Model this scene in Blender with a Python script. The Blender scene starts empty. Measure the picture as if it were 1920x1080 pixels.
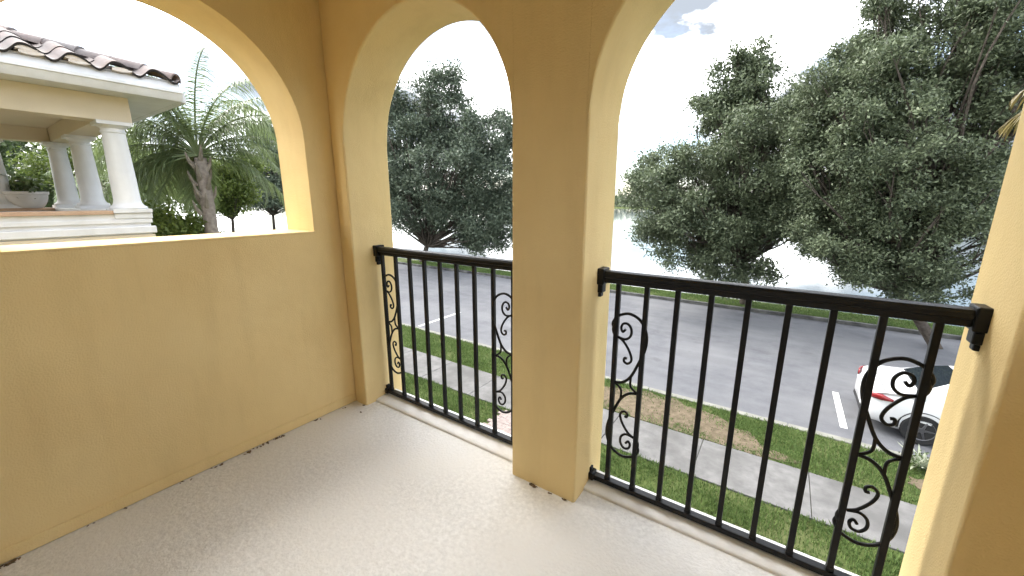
import bpy, bmesh, math, random
import numpy as np
from mathutils import Vector, Matrix

R = math.radians
scene = bpy.context.scene
col = scene.collection

# ------------------------------------------------------------------ camera
cam_d = bpy.data.cameras.new('camera')
cam_d.sensor_width = 36.0
cam_d.lens = 735.55 / 1920 * 36.0
cam_d.clip_start = 0.02
cam_d.clip_end = 5000
cam = bpy.data.objects.new('camera', cam_d)
cam.location = (2.4084, -1.4943, 1.42)
cam.rotation_euler = (math.pi / 2 - 0.22091, 0.0, 0.60397)
col.objects.link(cam)
scene.camera = cam

# ------------------------------------------------------------------ sky and sun
SUN_EL, SUN_AZ = 50.0, -82.0        # azimuth measured from +Y, negative = to the left
world = bpy.data.worlds.new('World')
scene.world = world
world.use_nodes = True
wn, wl = world.node_tree.nodes, world.node_tree.links
wn.clear()
w_out = wn.new('ShaderNodeOutputWorld')
w_bg = wn.new('ShaderNodeBackground')
w_sky = wn.new('ShaderNodeTexSky')
w_sky.sky_type = 'NISHITA'
w_sky.sun_disc = False
w_sky.sun_elevation = R(SUN_EL)
w_sky.sun_rotation = R(SUN_AZ)
w_sky.air_density = 1.0
w_sky.dust_density = 1.5
w_tc = wn.new('ShaderNodeTexCoord')
w_map = wn.new('ShaderNodeMapping')
w_map.inputs['Scale'].default_value = (1.0, 1.0, 2.2)
w_map.inputs['Location'].default_value = (0.35, 0.1, 0.0)
w_noise = wn.new('ShaderNodeTexNoise')
w_noise.inputs['Scale'].default_value = 2.1
w_noise.inputs['Detail'].default_value = 7
w_noise.inputs['Roughness'].default_value = 0.55
w_ramp = wn.new('ShaderNodeValToRGB')
w_ramp.color_ramp.elements[0].position = 0.40
w_ramp.color_ramp.elements[0].color = (0.02, 0.02, 0.02, 1)
w_ramp.color_ramp.elements[1].position = 0.54
w_ramp.color_ramp.elements[1].color = (1, 1, 1, 1)
w_mix = wn.new('ShaderNodeMixRGB')
w_noise2 = wn.new('ShaderNodeTexNoise')
w_noise2.inputs['Scale'].default_value = 4.0
w_noise2.inputs['Detail'].default_value = 6
w_ramp2 = wn.new('ShaderNodeValToRGB')
w_ramp2.color_ramp.elements[0].position = 0.455
w_ramp2.color_ramp.elements[0].color = (1.35, 1.5, 1.72, 1)
w_ramp2.color_ramp.elements[1].position = 0.69
w_ramp2.color_ramp.elements[1].color = (30, 30, 30, 1)
wl.new(w_tc.outputs['Generated'], w_map.inputs['Vector'])
wl.new(w_map.outputs[0], w_noise.inputs['Vector'])
wl.new(w_map.outputs[0], w_noise2.inputs['Vector'])
wl.new(w_noise.outputs[0], w_ramp.inputs[0])
wl.new(w_noise2.outputs[0], w_ramp2.inputs[0])
wl.new(w_ramp.outputs[0], w_mix.inputs[0])
wl.new(w_sky.outputs[0], w_mix.inputs[1])
wl.new(w_ramp2.outputs[0], w_mix.inputs[2])
wl.new(w_mix.outputs[0], w_bg.inputs['Color'])
w_bg.inputs['Strength'].default_value = 0.05
wl.new(w_bg.outputs[0], w_out.inputs['Surface'])

sun_d = bpy.data.lights.new('sun', 'SUN')
sun_d.energy = 0.8
sun_d.angle = R(45)
sun_d.color = (1.0, 0.95, 0.88)
sun = bpy.data.objects.new('sun', sun_d)
_d = Vector((math.sin(R(SUN_AZ)) * math.cos(R(SUN_EL)), math.cos(R(SUN_AZ)) * math.cos(R(SUN_EL)), math.sin(R(SUN_EL))))
sun.rotation_euler = (-_d).to_track_quat('-Z', 'Y').to_euler()
sun.location = _d * 60
col.objects.link(sun)

vs = scene.view_settings
vs.view_transform = 'Standard'
vs.look = 'None'
vs.exposure = 3.2
vs.gamma = 1.0
scene.cycles.use_denoising = True
scene.cycles.use_light_tree = False
scene.cycles.use_adaptive_sampling = True
scene.cycles.adaptive_threshold = 0.025
scene.cycles.max_bounces = 6
scene.cycles.diffuse_bounces = 5
scene.cycles.transparent_max_bounces = 8

# ------------------------------------------------------------------ helpers
def tag(o, label=None, cat=None, group=None, kind=None):
    if label: o['label'] = label
    if cat: o['category'] = cat
    if group: o['group'] = group
    if kind: o['kind'] = kind
    return o

def empty(name, loc=(0, 0, 0), rz=0.0):
    o = bpy.data.objects.new(name, None)
    o.empty_display_size = 0.2
    col.objects.link(o)
    o.location = loc
    o.rotation_euler = (0, 0, rz)
    return o

class MB:
    """collects vertices and faces"""
    def __init__(s):
        s.v = []; s.f = []
    def add(s, vs, fs):
        b = len(s.v)
        s.v.extend([tuple(p) for p in vs])
        s.f.extend([tuple(i + b for i in f) for f in fs])
        return s
    def box(s, x0, x1, y0, y1, z0, z1):
        vs = [(x0,y0,z0),(x1,y0,z0),(x1,y1,z0),(x0,y1,z0),(x0,y0,z1),(x1,y0,z1),(x1,y1,z1),(x0,y1,z1)]
        return s.add(vs, [(0,3,2,1),(4,5,6,7),(0,1,5,4),(1,2,6,5),(2,3,7,6),(3,0,4,7)])
    def tube(s, pts, rad, k=8, cap=True, flat=None):
        pts = [Vector(p) for p in pts]
        n = len(pts)
        if not hasattr(rad, '__len__'): rad = [rad] * n
        t0 = (pts[1] - pts[0]).normalized()
        up = Vector((0, 0, 1)) if abs(t0.z) < 0.9 else Vector((1, 0, 0))
        if flat is not None: up = Vector(flat)
        nrm = (up - t0 * up.dot(t0)).normalized()
        rings = []
        for i in range(n):
            a = pts[max(i - 1, 0)]; b = pts[min(i + 1, n - 1)]
            t = (b - a).normalized()
            nrm = nrm - t * nrm.dot(t)
            if nrm.length < 1e-6: nrm = t.orthogonal()
            nrm.normalize()
            bn = t.cross(nrm)
            rings.append([pts[i] + (nrm * math.cos(2*math.pi*(j+.5)/k) + bn * math.sin(2*math.pi*(j+.5)/k)) * rad[i] for j in range(k)])
        vs = [p for r in rings for p in r]
        fs = []
        for i in range(n - 1):
            for j in range(k):
                j2 = (j + 1) % k
                fs.append((i*k+j, i*k+j2, (i+1)*k+j2, (i+1)*k+j))
        if cap:
            fs.append(tuple(reversed(range(k))))
            fs.append(tuple((n-1)*k + j for j in range(k)))
        return s.add(vs, fs)
    def lathe(s, prof, c=(0,0,0), k=20):
        vs = []; fs = []
        n = len(prof)
        for (r, z) in prof:
            for j in range(k):
                a = 2*math.pi*j/k
                vs.append((c[0]+r*math.cos(a), c[1]+r*math.sin(a), c[2]+z))
        for i in range(n-1):
            for j in range(k):
                j2 = (j+1) % k
                fs.append((i*k+j, i*k+j2, (i+1)*k+j2, (i+1)*k+j))
        fs.append(tuple(reversed(range(k)))); fs.append(tuple((n-1)*k+j for j in range(k)))
        return s.add(vs, fs)
    def mesh(s, name, mat=None, smooth=None, merge=False):
        me = bpy.data.meshes.new(name)
        me.from_pydata(s.v, [], s.f)
        bm = bmesh.new(); bm.from_mesh(me)
        if merge: bmesh.ops.remove_doubles(bm, verts=bm.verts, dist=1e-5)
        bmesh.ops.recalc_face_normals(bm, faces=bm.faces)
        bm.to_mesh(me); bm.free()
        if mat: me.materials.append(mat)
        if smooth is not None:
            me.polygons.foreach_set('use_smooth', [True]*len(me.polygons))
            me.set_sharp_from_angle(angle=R(smooth))
        me.update()
        return me
    def build(s, name, mat=None, parent=None, smooth=None, merge=False, bevel=None, seg=2):
        o = bpy.data.objects.new(name, s.mesh(name, mat, smooth, merge))
        col.objects.link(o)
        if parent: o.parent = parent
        if bevel:
            b = o.modifiers.new('bevel', 'BEVEL'); b.width = bevel; b.segments = seg
            b.limit_method = 'ANGLE'; b.angle_limit = R(50); b.harden_normals = smooth == 180
        return o

def link_mesh(name, me, parent=None):
    o = bpy.data.objects.new(name, me); col.objects.link(o)
    if parent: o.parent = parent
    return o

def np_mesh(name, verts, quads, mat, smooth=False):
    """fast mesh from numpy arrays, all faces with the same number of corners"""
    me = bpy.data.meshes.new(name)
    nv, nf, k = len(verts), len(quads), quads.shape[1]
    me.vertices.add(nv); me.vertices.foreach_set('co', np.ascontiguousarray(verts, dtype=np.float32).ravel())
    me.loops.add(nf * k); me.loops.foreach_set('vertex_index', np.ascontiguousarray(quads, dtype=np.int32).ravel())
    me.polygons.add(nf)
    me.polygons.foreach_set('loop_start', np.arange(0, nf * k, k, dtype=np.int32))
    if smooth: me.polygons.foreach_set('use_smooth', np.ones(nf, dtype=bool))
    me.update(calc_edges=True)
    me.validate()
    if mat: me.materials.append(mat)
    return me

# ------------------------------------------------------------------ materials
def mat(name, base, rough=0.7, var=None, scale=5.0, bump=0.0, bscale=80.0, spec=0.4, metal=0.0, detail=6, coords='Object', bump2=None, var2=None, scale2=1.0):
    m = bpy.data.materials.new(name); m.use_nodes = True
    n, l = m.node_tree.nodes, m.node_tree.links
    p = n['Principled BSDF']
    p.inputs['Roughness'].default_value = rough
    p.inputs['Metallic'].default_value = metal
    p.inputs['Specular IOR Level'].default_value = spec
    p.inputs['Base Color'].default_value = (*base, 1)
    tc = n.new('ShaderNodeTexCoord')
    src = tc.outputs[coords if coords != 'Position' else 'Object']
    if coords == 'Position':
        g = n.new('ShaderNodeNewGeometry'); src = g.outputs['Position']
    out = None
    if var:
        t = n.new('ShaderNodeTexNoise'); t.inputs['Scale'].default_value = scale; t.inputs['Detail'].default_value = detail
        t.inputs['Roughness'].default_value = 0.6
        l.new(src, t.inputs['Vector'])
        r = n.new('ShaderNodeValToRGB')
        r.color_ramp.elements[0].position = 0.34; r.color_ramp.elements[1].position = 0.66
        r.color_ramp.elements[0].color = (*base, 1); r.color_ramp.elements[1].color = (*var, 1)
        l.new(t.outputs[0], r.inputs[0]); out = r.outputs[0]
        if var2:
            t2 = n.new('ShaderNodeTexNoise'); t2.inputs['Scale'].default_value = scale2; t2.inputs['Detail'].default_value = 4
            l.new(src, t2.inputs['Vector'])
            r2 = n.new('ShaderNodeValToRGB'); r2.color_ramp.elements[0].position = 0.42; r2.color_ramp.elements[1].position = 0.68
            r2.color_ramp.elements[0].color = (0,0,0,1); r2.color_ramp.elements[1].color = (1,1,1,1)
            l.new(t2.outputs[0], r2.inputs[0])
            mx = n.new('ShaderNodeMixRGB'); l.new(r2.outputs[0], mx.inputs[0]); l.new(out, mx.inputs[1]); mx.inputs[2].default_value = (*var2, 1)
            out = mx.outputs[0]
        l.new(out, p.inputs['Base Color'])
    if bump:
        b = n.new('ShaderNodeTexNoise'); b.inputs['Scale'].default_value = bscale; b.inputs['Detail'].default_value = 4
        l.new(src, b.inputs['Vector'])
        bn = n.new('ShaderNodeBump'); bn.inputs['Strength'].default_value = bump; bn.inputs['Distance'].default_value = 0.01
        l.new(b.outputs[0], bn.inputs['Height'])
        if bump2:
            b2 = n.new('ShaderNodeTexNoise'); b2.inputs['Scale'].default_value = bump2[1]; b2.inputs['Detail'].default_value = 2
            l.new(src, b2.inputs['Vector'])
            bn2 = n.new('ShaderNodeBump'); bn2.inputs['Strength'].default_value = bump2[0]; bn2.inputs['Distance'].default_value = 0.03
            l.new(b2.outputs[0], bn2.inputs['Height']); l.new(bn2.outputs[0], bn.inputs['Normal'])
        l.new(bn.outputs[0], p.inputs['Normal'])
    return m

def leaf_mat(name, dark, light, trans=0.3, rough=0.45, spec=0.4):
    m = bpy.data.materials.new(name); m.use_nodes = True
    n, l = m.node_tree.nodes, m.node_tree.links
    p = n['Principled BSDF']; out = n['Material Output']
    p.inputs['Roughness'].default_value = rough; p.inputs['Specular IOR Level'].default_value = spec
    g = n.new('ShaderNodeNewGeometry')
    t = n.new('ShaderNodeTexNoise'); t.inputs['Scale'].default_value = 0.9; t.inputs['Detail'].default_value = 3
    l.new(g.outputs['Position'], t.inputs['Vector'])
    ad = n.new('ShaderNodeMath'); ad.operation = 'MULTIPLY_ADD'; ad.inputs[1].default_value = 0.55
    l.new(g.outputs['Random Per Island'], ad.inputs[0])
    sb = n.new('ShaderNodeMath'); sb.operation = 'MULTIPLY'; sb.inputs[1].default_value = 0.55
    l.new(t.outputs[0], sb.inputs[0]); l.new(sb.outputs[0], ad.inputs[2])
    r = n.new('ShaderNodeValToRGB'); r.color_ramp.elements[0].position = 0.15; r.color_ramp.elements[1].position = 0.85
    r.color_ramp.elements[0].color = (*dark, 1); r.color_ramp.elements[1].color = (*light, 1)
    l.new(ad.outputs[0], r.inputs[0]); l.new(r.outputs[0], p.inputs['Base Color'])
    tr = n.new('ShaderNodeBsdfTranslucent'); l.new(r.outputs[0], tr.inputs['Color'])
    mx = n.new('ShaderNodeMixShader'); mx.inputs[0].default_value = trans
    l.new(p.outputs[0], mx.inputs[1]); l.new(tr.outputs[0], mx.inputs[2]); l.new(mx.outputs[0], out.inputs['Surface'])
    return m

def glass_mat(name, base=(0.02, 0.03, 0.035)):
    m = mat(name, base, rough=0.06, spec=0.8)
    return m

M = {}
M['stucco'] = mat('yellow_stucco', (0.79, 0.60, 0.295), 0.85, (0.84, 0.66, 0.34), 2.3, 0.3, 150, 0.25, bump2=(0.16, 7), var2=(0.80, 0.615, 0.305), scale2=0.8)
M['ceiling'] = mat('ceiling_stucco', (0.80, 0.66, 0.40), 0.85, (0.83, 0.69, 0.43), 2.0, 0.2, 120, 0.2)
M['floor'] = mat('coated_concrete', (0.65, 0.645, 0.63), 0.6, (0.82, 0.815, 0.80), 48, 0.4, 80, 0.35, var2=(0.75, 0.74, 0.715), scale2=1.6, bump2=(0.06, 30))
M['curb_white'] = mat('white_coated_curb', (0.80, 0.80, 0.80), 0.6, (0.86, 0.86, 0.86), 18, 0.25, 70)
M['iron'] = mat('black_iron', (0.0045, 0.0045, 0.005), 0.42, (0.008, 0.008, 0.008), 30, 0.12, 160, 0.28)
M['litter'] = mat('leaf_litter', (0.075, 0.05, 0.03), 0.9, (0.20, 0.14, 0.08), 60)
M['stain'] = mat('water_stain', (0.44, 0.31, 0.15), 0.9, (0.34, 0.25, 0.14), 40)
M['grass_ground'] = mat('grass_soil', (0.0351, 0.0546, 0.0156), 0.95, (0.078, 0.0975, 0.0312), 3.0, 0.6, 40, 0.1, coords='Position', var2=(0.0858, 0.0975, 0.039), scale2=0.7)
M['asphalt'] = mat('asphalt', (0.09516, 0.0975, 0.1069), 0.88, (0.1209, 0.1232, 0.131), 2.5, 0.4, 220, 0.25, coords='Position', var2=(0.1365, 0.1381, 0.1443), scale2=0.5)
M['concrete'] = mat('sidewalk_concrete', (0.1053, 0.1037, 0.1014), 0.85, (0.156, 0.1529, 0.1482), 5, 0.25, 140, 0.25, coords='Position', var2=(0.0858, 0.08424, 0.08112), scale2=1.3)
M['kerb'] = mat('kerb_concrete', (0.1482, 0.1482, 0.1248), 0.85, (0.2028, 0.2028, 0.1755), 4, 0.25, 120, 0.25, coords='Position')
M['kerb_dark'] = mat('kerb_shade_stain', (0.039, 0.039, 0.039), 0.9, (0.1248, 0.1248, 0.117), 2.2, 0.2, 90, 0.2, coords='Position')  # far kerb: shade on its face and mildew stain put into one colour
def asphalt_streaks(m):
    n, l = m.node_tree.nodes, m.node_tree.links
    p = n['Principled BSDF']; src = p.inputs['Base Color'].links[0].from_socket
    g = n.new('ShaderNodeNewGeometry'); mp = n.new('ShaderNodeMapping'); mp.inputs['Scale'].default_value = (0.06, 1.3, 1)
    l.new(g.outputs['Position'], mp.inputs['Vector'])
    t = n.new('ShaderNodeTexNoise'); t.inputs['Scale'].default_value = 1.6; t.inputs['Detail'].default_value = 5
    l.new(mp.outputs[0], t.inputs['Vector'])
    r = n.new('ShaderNodeValToRGB'); r.color_ramp.elements[0].position = .35; r.color_ramp.elements[1].position = .65
    r.color_ramp.elements[0].color = (.90, .90, .90, 1); r.color_ramp.elements[1].color = (1.05, 1.05, 1.05, 1)
    l.new(t.outputs[0], r.inputs[0])
    sp = n.new('ShaderNodeTexNoise'); sp.inputs['Scale'].default_value = 1.1; sp.inputs['Detail'].default_value = 3
    l.new(g.outputs['Position'], sp.inputs['Vector'])
    r2 = n.new('ShaderNodeValToRGB'); r2.color_ramp.elements[0].position = .28; r2.color_ramp.elements[1].position = .36
    r2.color_ramp.elements[0].color = (.82, .82, .82, 1); r2.color_ramp.elements[1].color = (1, 1, 1, 1)
    l.new(sp.outputs[0], r2.inputs[0])
    m1 = n.new('ShaderNodeMixRGB'); m1.blend_type = 'MULTIPLY'; m1.inputs[0].default_value = 1
    m2 = n.new('ShaderNodeMixRGB'); m2.blend_type = 'MULTIPLY'; m2.inputs[0].default_value = 1
    l.new(src, m1.inputs[1]); l.new(r.outputs[0], m1.inputs[2]); l.new(m1.outputs[0], m2.inputs[1]); l.new(r2.outputs[0], m2.inputs[2])
    l.new(m2.outputs[0], p.inputs['Base Color'])
asphalt_streaks(M['asphalt'])
M['road_paint'] = mat('road_paint', (0.4836, 0.4836, 0.468), 0.7, (0.5928, 0.5928, 0.5772), 14, 0.1, 120, coords='Position')
M['soil'] = mat('bare_soil', (0.0741, 0.06084, 0.039), 0.95, (0.1482, 0.117, 0.0819), 9, 0.7, 60, 0.1, coords='Position')
M['brick'] = mat('clay_paver', (0.195, 0.156, 0.1404), 0.85, (0.2574, 0.2184, 0.1989), 6, 0.3, 120, coords='Position')
M['bark'] = mat('oak_bark', (0.045, 0.036, 0.03), 0.95, (0.11, 0.095, 0.08), 9, 0.9, 30, 0.1)
M['palm_bark'] = mat('palm_bark', (0.19, 0.16, 0.135), 0.95, (0.30, 0.26, 0.225), 12, 0.8, 26, 0.1)
M['boot'] = mat('old_frond_base', (0.17, 0.145, 0.115), 0.95, (0.27, 0.235, 0.19), 9, 0.5, 40, 0.1)
M['oak'] = leaf_mat('oak_leaf', (0.02512, 0.03947, 0.01973), (0.1749, 0.2108, 0.1211), 0.25, 0.5, 0.35)
M['oak2'] = leaf_mat('oak_leaf_grey', (0.02621, 0.04118, 0.02808), (0.1638, 0.2012, 0.1357), 0.22, 0.5, 0.35)
M['lime'] = leaf_mat('lime_leaf', (0.0468, 0.078, 0.0117), (0.1638, 0.2106, 0.0468), 0.35)
M['mid'] = leaf_mat('mid_green_leaf', (0.0273, 0.0468, 0.0156), (0.0936, 0.1326, 0.0468), 0.3)
M['palm'] = leaf_mat('palm_leaf', (0.06435, 0.09867, 0.03432), (0.2488, 0.3089, 0.1373), 0.3, 0.4, 0.6)
M['palm_old'] = leaf_mat('golden_palm_leaf', (0.0936, 0.0741, 0.0234), (0.2106, 0.1677, 0.0624), 0.35, 0.4, 0.5)
M['pale_leaf'] = leaf_mat('variegated_leaf', (0.1248, 0.1716, 0.0702), (0.5616, 0.5772, 0.468), 0.3)
M['grass'] = leaf_mat('grass_blade', (0.0468, 0.08892, 0.02059), (0.1544, 0.22, 0.0702), 0.3, 0.6, 0.25)
M['woods'] = leaf_mat('far_wood_leaf', (0.039, 0.0585, 0.0312), (0.1014, 0.1326, 0.0663), 0.2)
M['white'] = mat('white_trim', (0.5632, 0.572, 0.5808), 0.55, (0.6336, 0.638, 0.6424), 3, 0.08, 90, var2=(0.528, 0.5324, 0.528), scale2=1.7)
M['cream'] = mat('cream_stucco', (0.5148, 0.4485, 0.3354), 0.85, (0.546, 0.4797, 0.3666), 2, 0.2, 120, 0.2)
M['tile'] = mat('faded_clay_tile', (0.1794, 0.1326, 0.117), 0.85, (0.2262, 0.195, 0.1833), 4, 0.3, 60, 0.2, coords='Position', var2=(0.1716, 0.1599, 0.156), scale2=2.2)
M['tile_edge'] = mat('tile_gap_shade', (0.02, 0.017, 0.015), 0.9)  # shadow gap under the tiles, painted dark on their front ends
M['mortar'] = mat('pale_mortar', (0.5148, 0.4524, 0.39), 0.9, (0.5616, 0.5148, 0.468), 20, 0.3, 60)
M['ledge'] = mat('tan_ledge', (0.36, 0.24, 0.16), 0.8, (0.42, 0.30, 0.21), 6, 0.15, 90)
M['pot'] = mat('pale_pot', (0.44, 0.424, 0.4), 0.7, (0.504, 0.488, 0.464), 8, 0.2, 70)
M['paint'] = mat('white_car_paint', (0.558, 0.567, 0.576), 0.18, spec=0.55)
M['carglass'] = glass_mat('car_glass', (0.012, 0.016, 0.02))
M['tyre'] = mat('tyre_rubber', (0.015, 0.015, 0.015), 0.85)
M['rim'] = mat('alloy_rim', (0.10, 0.10, 0.105), 0.4, metal=0.6)
M['red'] = mat('red_lens', (0.198, 0.0048, 0.0072), 0.15, spec=0.7)
M['trim_black'] = mat('black_trim', (0.012, 0.012, 0.013), 0.5)
M['plate'] = mat('licence_plate', (0.62, 0.63, 0.62), 0.4)
M['winglass'] = glass_mat('window_glass', (0.03, 0.04, 0.05))

def stucco_streaks(m):
    n, l = m.node_tree.nodes, m.node_tree.links
    p = n['Principled BSDF']; src = p.inputs['Base Color'].links[0].from_socket
    g = n.new('ShaderNodeNewGeometry'); mp = n.new('ShaderNodeMapping'); mp.inputs['Scale'].default_value = (5, 5, .8)
    l.new(g.outputs['Position'], mp.inputs['Vector'])
    t = n.new('ShaderNodeTexNoise'); t.inputs['Scale'].default_value = 1.4; t.inputs['Detail'].default_value = 5; t.inputs['Roughness'].default_value = .6
    l.new(mp.outputs[0], t.inputs['Vector'])
    r = n.new('ShaderNodeValToRGB'); r.color_ramp.elements[0].position = .34; r.color_ramp.elements[1].position = .50
    r.color_ramp.elements[0].color = (.955, .95, .94, 1); r.color_ramp.elements[1].color = (1, 1, 1, 1)
    l.new(t.outputs[0], r.inputs[0])
    m1 = n.new('ShaderNodeMixRGB'); m1.blend_type = 'MULTIPLY'; m1.inputs[0].default_value = 1
    l.new(src, m1.inputs[1]); l.new(r.outputs[0], m1.inputs[2]); l.new(m1.outputs[0], p.inputs['Base Color'])
stucco_streaks(M['stucco'])
stucco_streaks(M['white'])

def water_mat():
    m = mat('lake_water', (0.06, 0.075, 0.08), 0.08, spec=0.28, bump=0.35, bscale=0.7, coords='Position')
    return m
M['water'] = water_mat()

# ------------------------------------------------------------------ dimensions
A1, A2, A3, A4 = 0.129, 1.375, 1.739, 2.921
TH = 0.328
SPR = 1.745
TOP = 2.72
SILL = 1.224
GZ = -3.4           # ground, sidewalk
RZ = -3.53          # road

# ------------------------------------------------------------------ ground, road, lake
def extrude_profile(name, prof, x0, x1, m, n=1, kind='structure'):
    b = MB()
    xs = [x0 + (x1 - x0) * i / n for i in range(n + 1)]
    vs = [(x, y, z) for x in xs for (y, z) in prof]
    k = len(prof)
    fs = [(i*k+j, i*k+j+1, (i+1)*k+j+1, (i+1)*k+j) for i in range(n) for j in range(k-1)]
    b.add(vs, fs)
    o = b.build(name, m)
    if kind: o['kind'] = kind
    return o

ground = extrude_profile('ground', [(-400, GZ-.02), (8.28, GZ-.02), (8.28, RZ-.05), (18.92, RZ-.05), (18.92, GZ-.02), (20.6, GZ-.03), (21.6, GZ-.35), (24.5, -5.2), (262, -5.2), (266, -3.4), (320, -3.0), (2500, -2.0)], -1500, 1500, M['grass_ground'])
tag(ground, 'wide grassy ground sheet running down to the lake', kind='structure')
road = extrude_profile('road', [(8.36, RZ), (18.80, RZ)], -220, 160, M['asphalt'])
tag(road, 'grey asphalt street beyond the verge', kind='structure')
lake = extrude_profile('lake', [(22.0, -4.15), (270, -4.15)], -1400, 1400, M['water'])
tag(lake, 'pale still lake reflecting the white sky', kind='structure')

def kerb_run(name, y0, y1, x0, x1, m, label, step=3.0):
    root = empty(name, (0, y0, GZ))
    tag(root, label, kind='structure')
    x = x0
    mb = MB().box(0, step - 0.012, 0, y1 - y0, -0.2, 0.012)
    me = mb.mesh('kerb_stone', m)
    while x < x1:
        o = link_mesh('kerb_stone', me, root); o.location = (x, 0, 0)
        b = o.modifiers.new('bevel', 'BEVEL'); b.width = 0.02; b.segments = 2
        x += step
    return root
kerb_run('kerb', 8.22, 8.40, -60, 36, M['kerb'], 'pale concrete kerb on the near side of the street')
kerb_run('kerb', 18.74, 18.92, -90, 60, M['kerb_dark'], 'kerb coloured dark for shade and mildew on the far side of the street')

# sidewalk made of slabs
sidewalk = empty('sidewalk', (0, 5.37, GZ)); tag(sidewalk, 'pale concrete sidewalk of square slabs', kind='structure')
me_slab = MB().box(0, 1.735, 0, 1.30, -0.12, 0.012).mesh('paving_slab', M['concrete'])
for i in range(-26, 16):
    o = link_mesh('paving_slab', me_slab, sidewalk)
    o.location = (1.57 + i * 1.745, 0, random.Random(i).uniform(-.003, .003))
    b = o.modifiers.new('bevel', 'BEVEL'); b.width = 0.008; b.segments = 2

# brick path to the street door below
path = empty('brick_path', (-2.55, 0.5, GZ)); tag(path, 'reddish brick paver path from sidewalk to house', kind='structure')
me_bk = MB().box(0, 0.196, 0, 0.096, -0.06, 0.014).mesh('brick', M['brick'])
rr = random.Random(4)
for r_ in range(48):
    for c_ in range(6):
        o = link_mesh('brick', me_bk, path)
        o.location = (c_ * 0.2 + (0.1 if r_ % 2 else 0), r_ * 0.1, rr.uniform(-.003, .003))

# painted stall marks
def paint(name, pts, label):
    b = MB(); vs = [(x, y, RZ + 0.004) for x, y in pts] + [(x, y, RZ + 0.008) for x, y in pts]
    n = len(pts)
    b.add(vs, [tuple(range(n, 2*n))] + [(i, (i+1) % n, n+(i+1) % n, n+i) for i in range(n)])
    o = b.build(name, M['road_paint']); tag(o, label, kind='structure'); return o
paint('stall_line', [(3.97, 9.13), (4.10, 9.13), (4.10, 11.15), (3.97, 11.15)], 'white painted stall line behind the white car')
paint('stall_line', [(-9.25, 8.75), (-9.13, 8.75), (-9.13, 11.2), (-9.25, 11.2)], 'white painted stall line seen through the left railing')

# bare soil patch in the verge (own irregular outline)
rs = random.Random(11)
def patch(name, outline, z, m, label):
    b = MB(); pts = []
    n = len(outline)
    for i in range(n):
        x0, y0 = outline[i]; x1, y1 = outline[(i+1) % n]
        for k in range(6):
            t = k / 6
            pts.append((x0+(x1-x0)*t + rs.uniform(-.10, .10), y0+(y1-y0)*t + rs.uniform(-.09, .09) * (0.1 < abs(y0 - 6.7))))
    cx = sum(p[0] for p in pts)/len(pts); cy = sum(p[1] for p in pts)/len(pts)
    vs = [(cx, cy, z + .015)] + [(x, y, z) for x, y in pts] + [(x, y, z - .03) for x, y in pts]
    k = len(pts)
    fs = [(0, 1+i, 1+(i+1) % k) for i in range(k)] + [(1+i, 1+k+i, 1+k+(i+1) % k, 1+(i+1) % k) for i in range(k)]
    b.add(vs, fs)
    o = b.build(name, m); tag(o, label, kind='structure'); return o
SOIL = [(-1.2, 7.75), (0.1, 8.12), (1.5, 7.95), (2.2, 7.45), (3.2, 6.86), (2.4, 6.70), (0.9, 6.70), (-0.6, 6.72), (-1.5, 7.0)]
patch('soil_patch', SOIL, GZ + .004, M['soil'], 'bare brown soil patch worn in the street verge')
SOIL2 = [(4.7, 7.5), (5.6, 7.7), (6.4, 7.4), (6.0, 6.95), (5.0, 6.9)]
patch('soil_patch', SOIL2, GZ + .004, M['soil'], 'small brown mulch patch beside the white-flowered plant')

# ------------------------------------------------------------------ the balcony
floor = MB().box(-0.02, 3.2, -2.3, 0.250, -0.25, 0.0).build('balcony_floor', M['floor'])
tag(floor, 'pale speckled coated concrete balcony floor', kind='structure')
for (x0, x1) in ((A1, A2), (A3, A4)):
    b = MB(); n = 8
    yi = 0.078 if x0 < 1 else 0.108
    prof = [(yi, -0.002), (yi + .001, 0.008), (yi + .006, 0.013), (yi + .030, 0.017), (0.20, 0.024), (0.258, 0.025), (0.262, 0.018), (0.262, -0.26)]
    for (xa) in (x0 - .01, x1 + .01):
        pass
    vs = [(x, y, z) for x in (x0 - .004, x1 + .004) for (y, z) in prof]
    k = len(prof)
    b.add(vs, [(j, j+1, k+j+1, k+j) for j in range(k-1)])
    b.build('raised_curb', M['curb_white'], floor, smooth=40)

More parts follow.
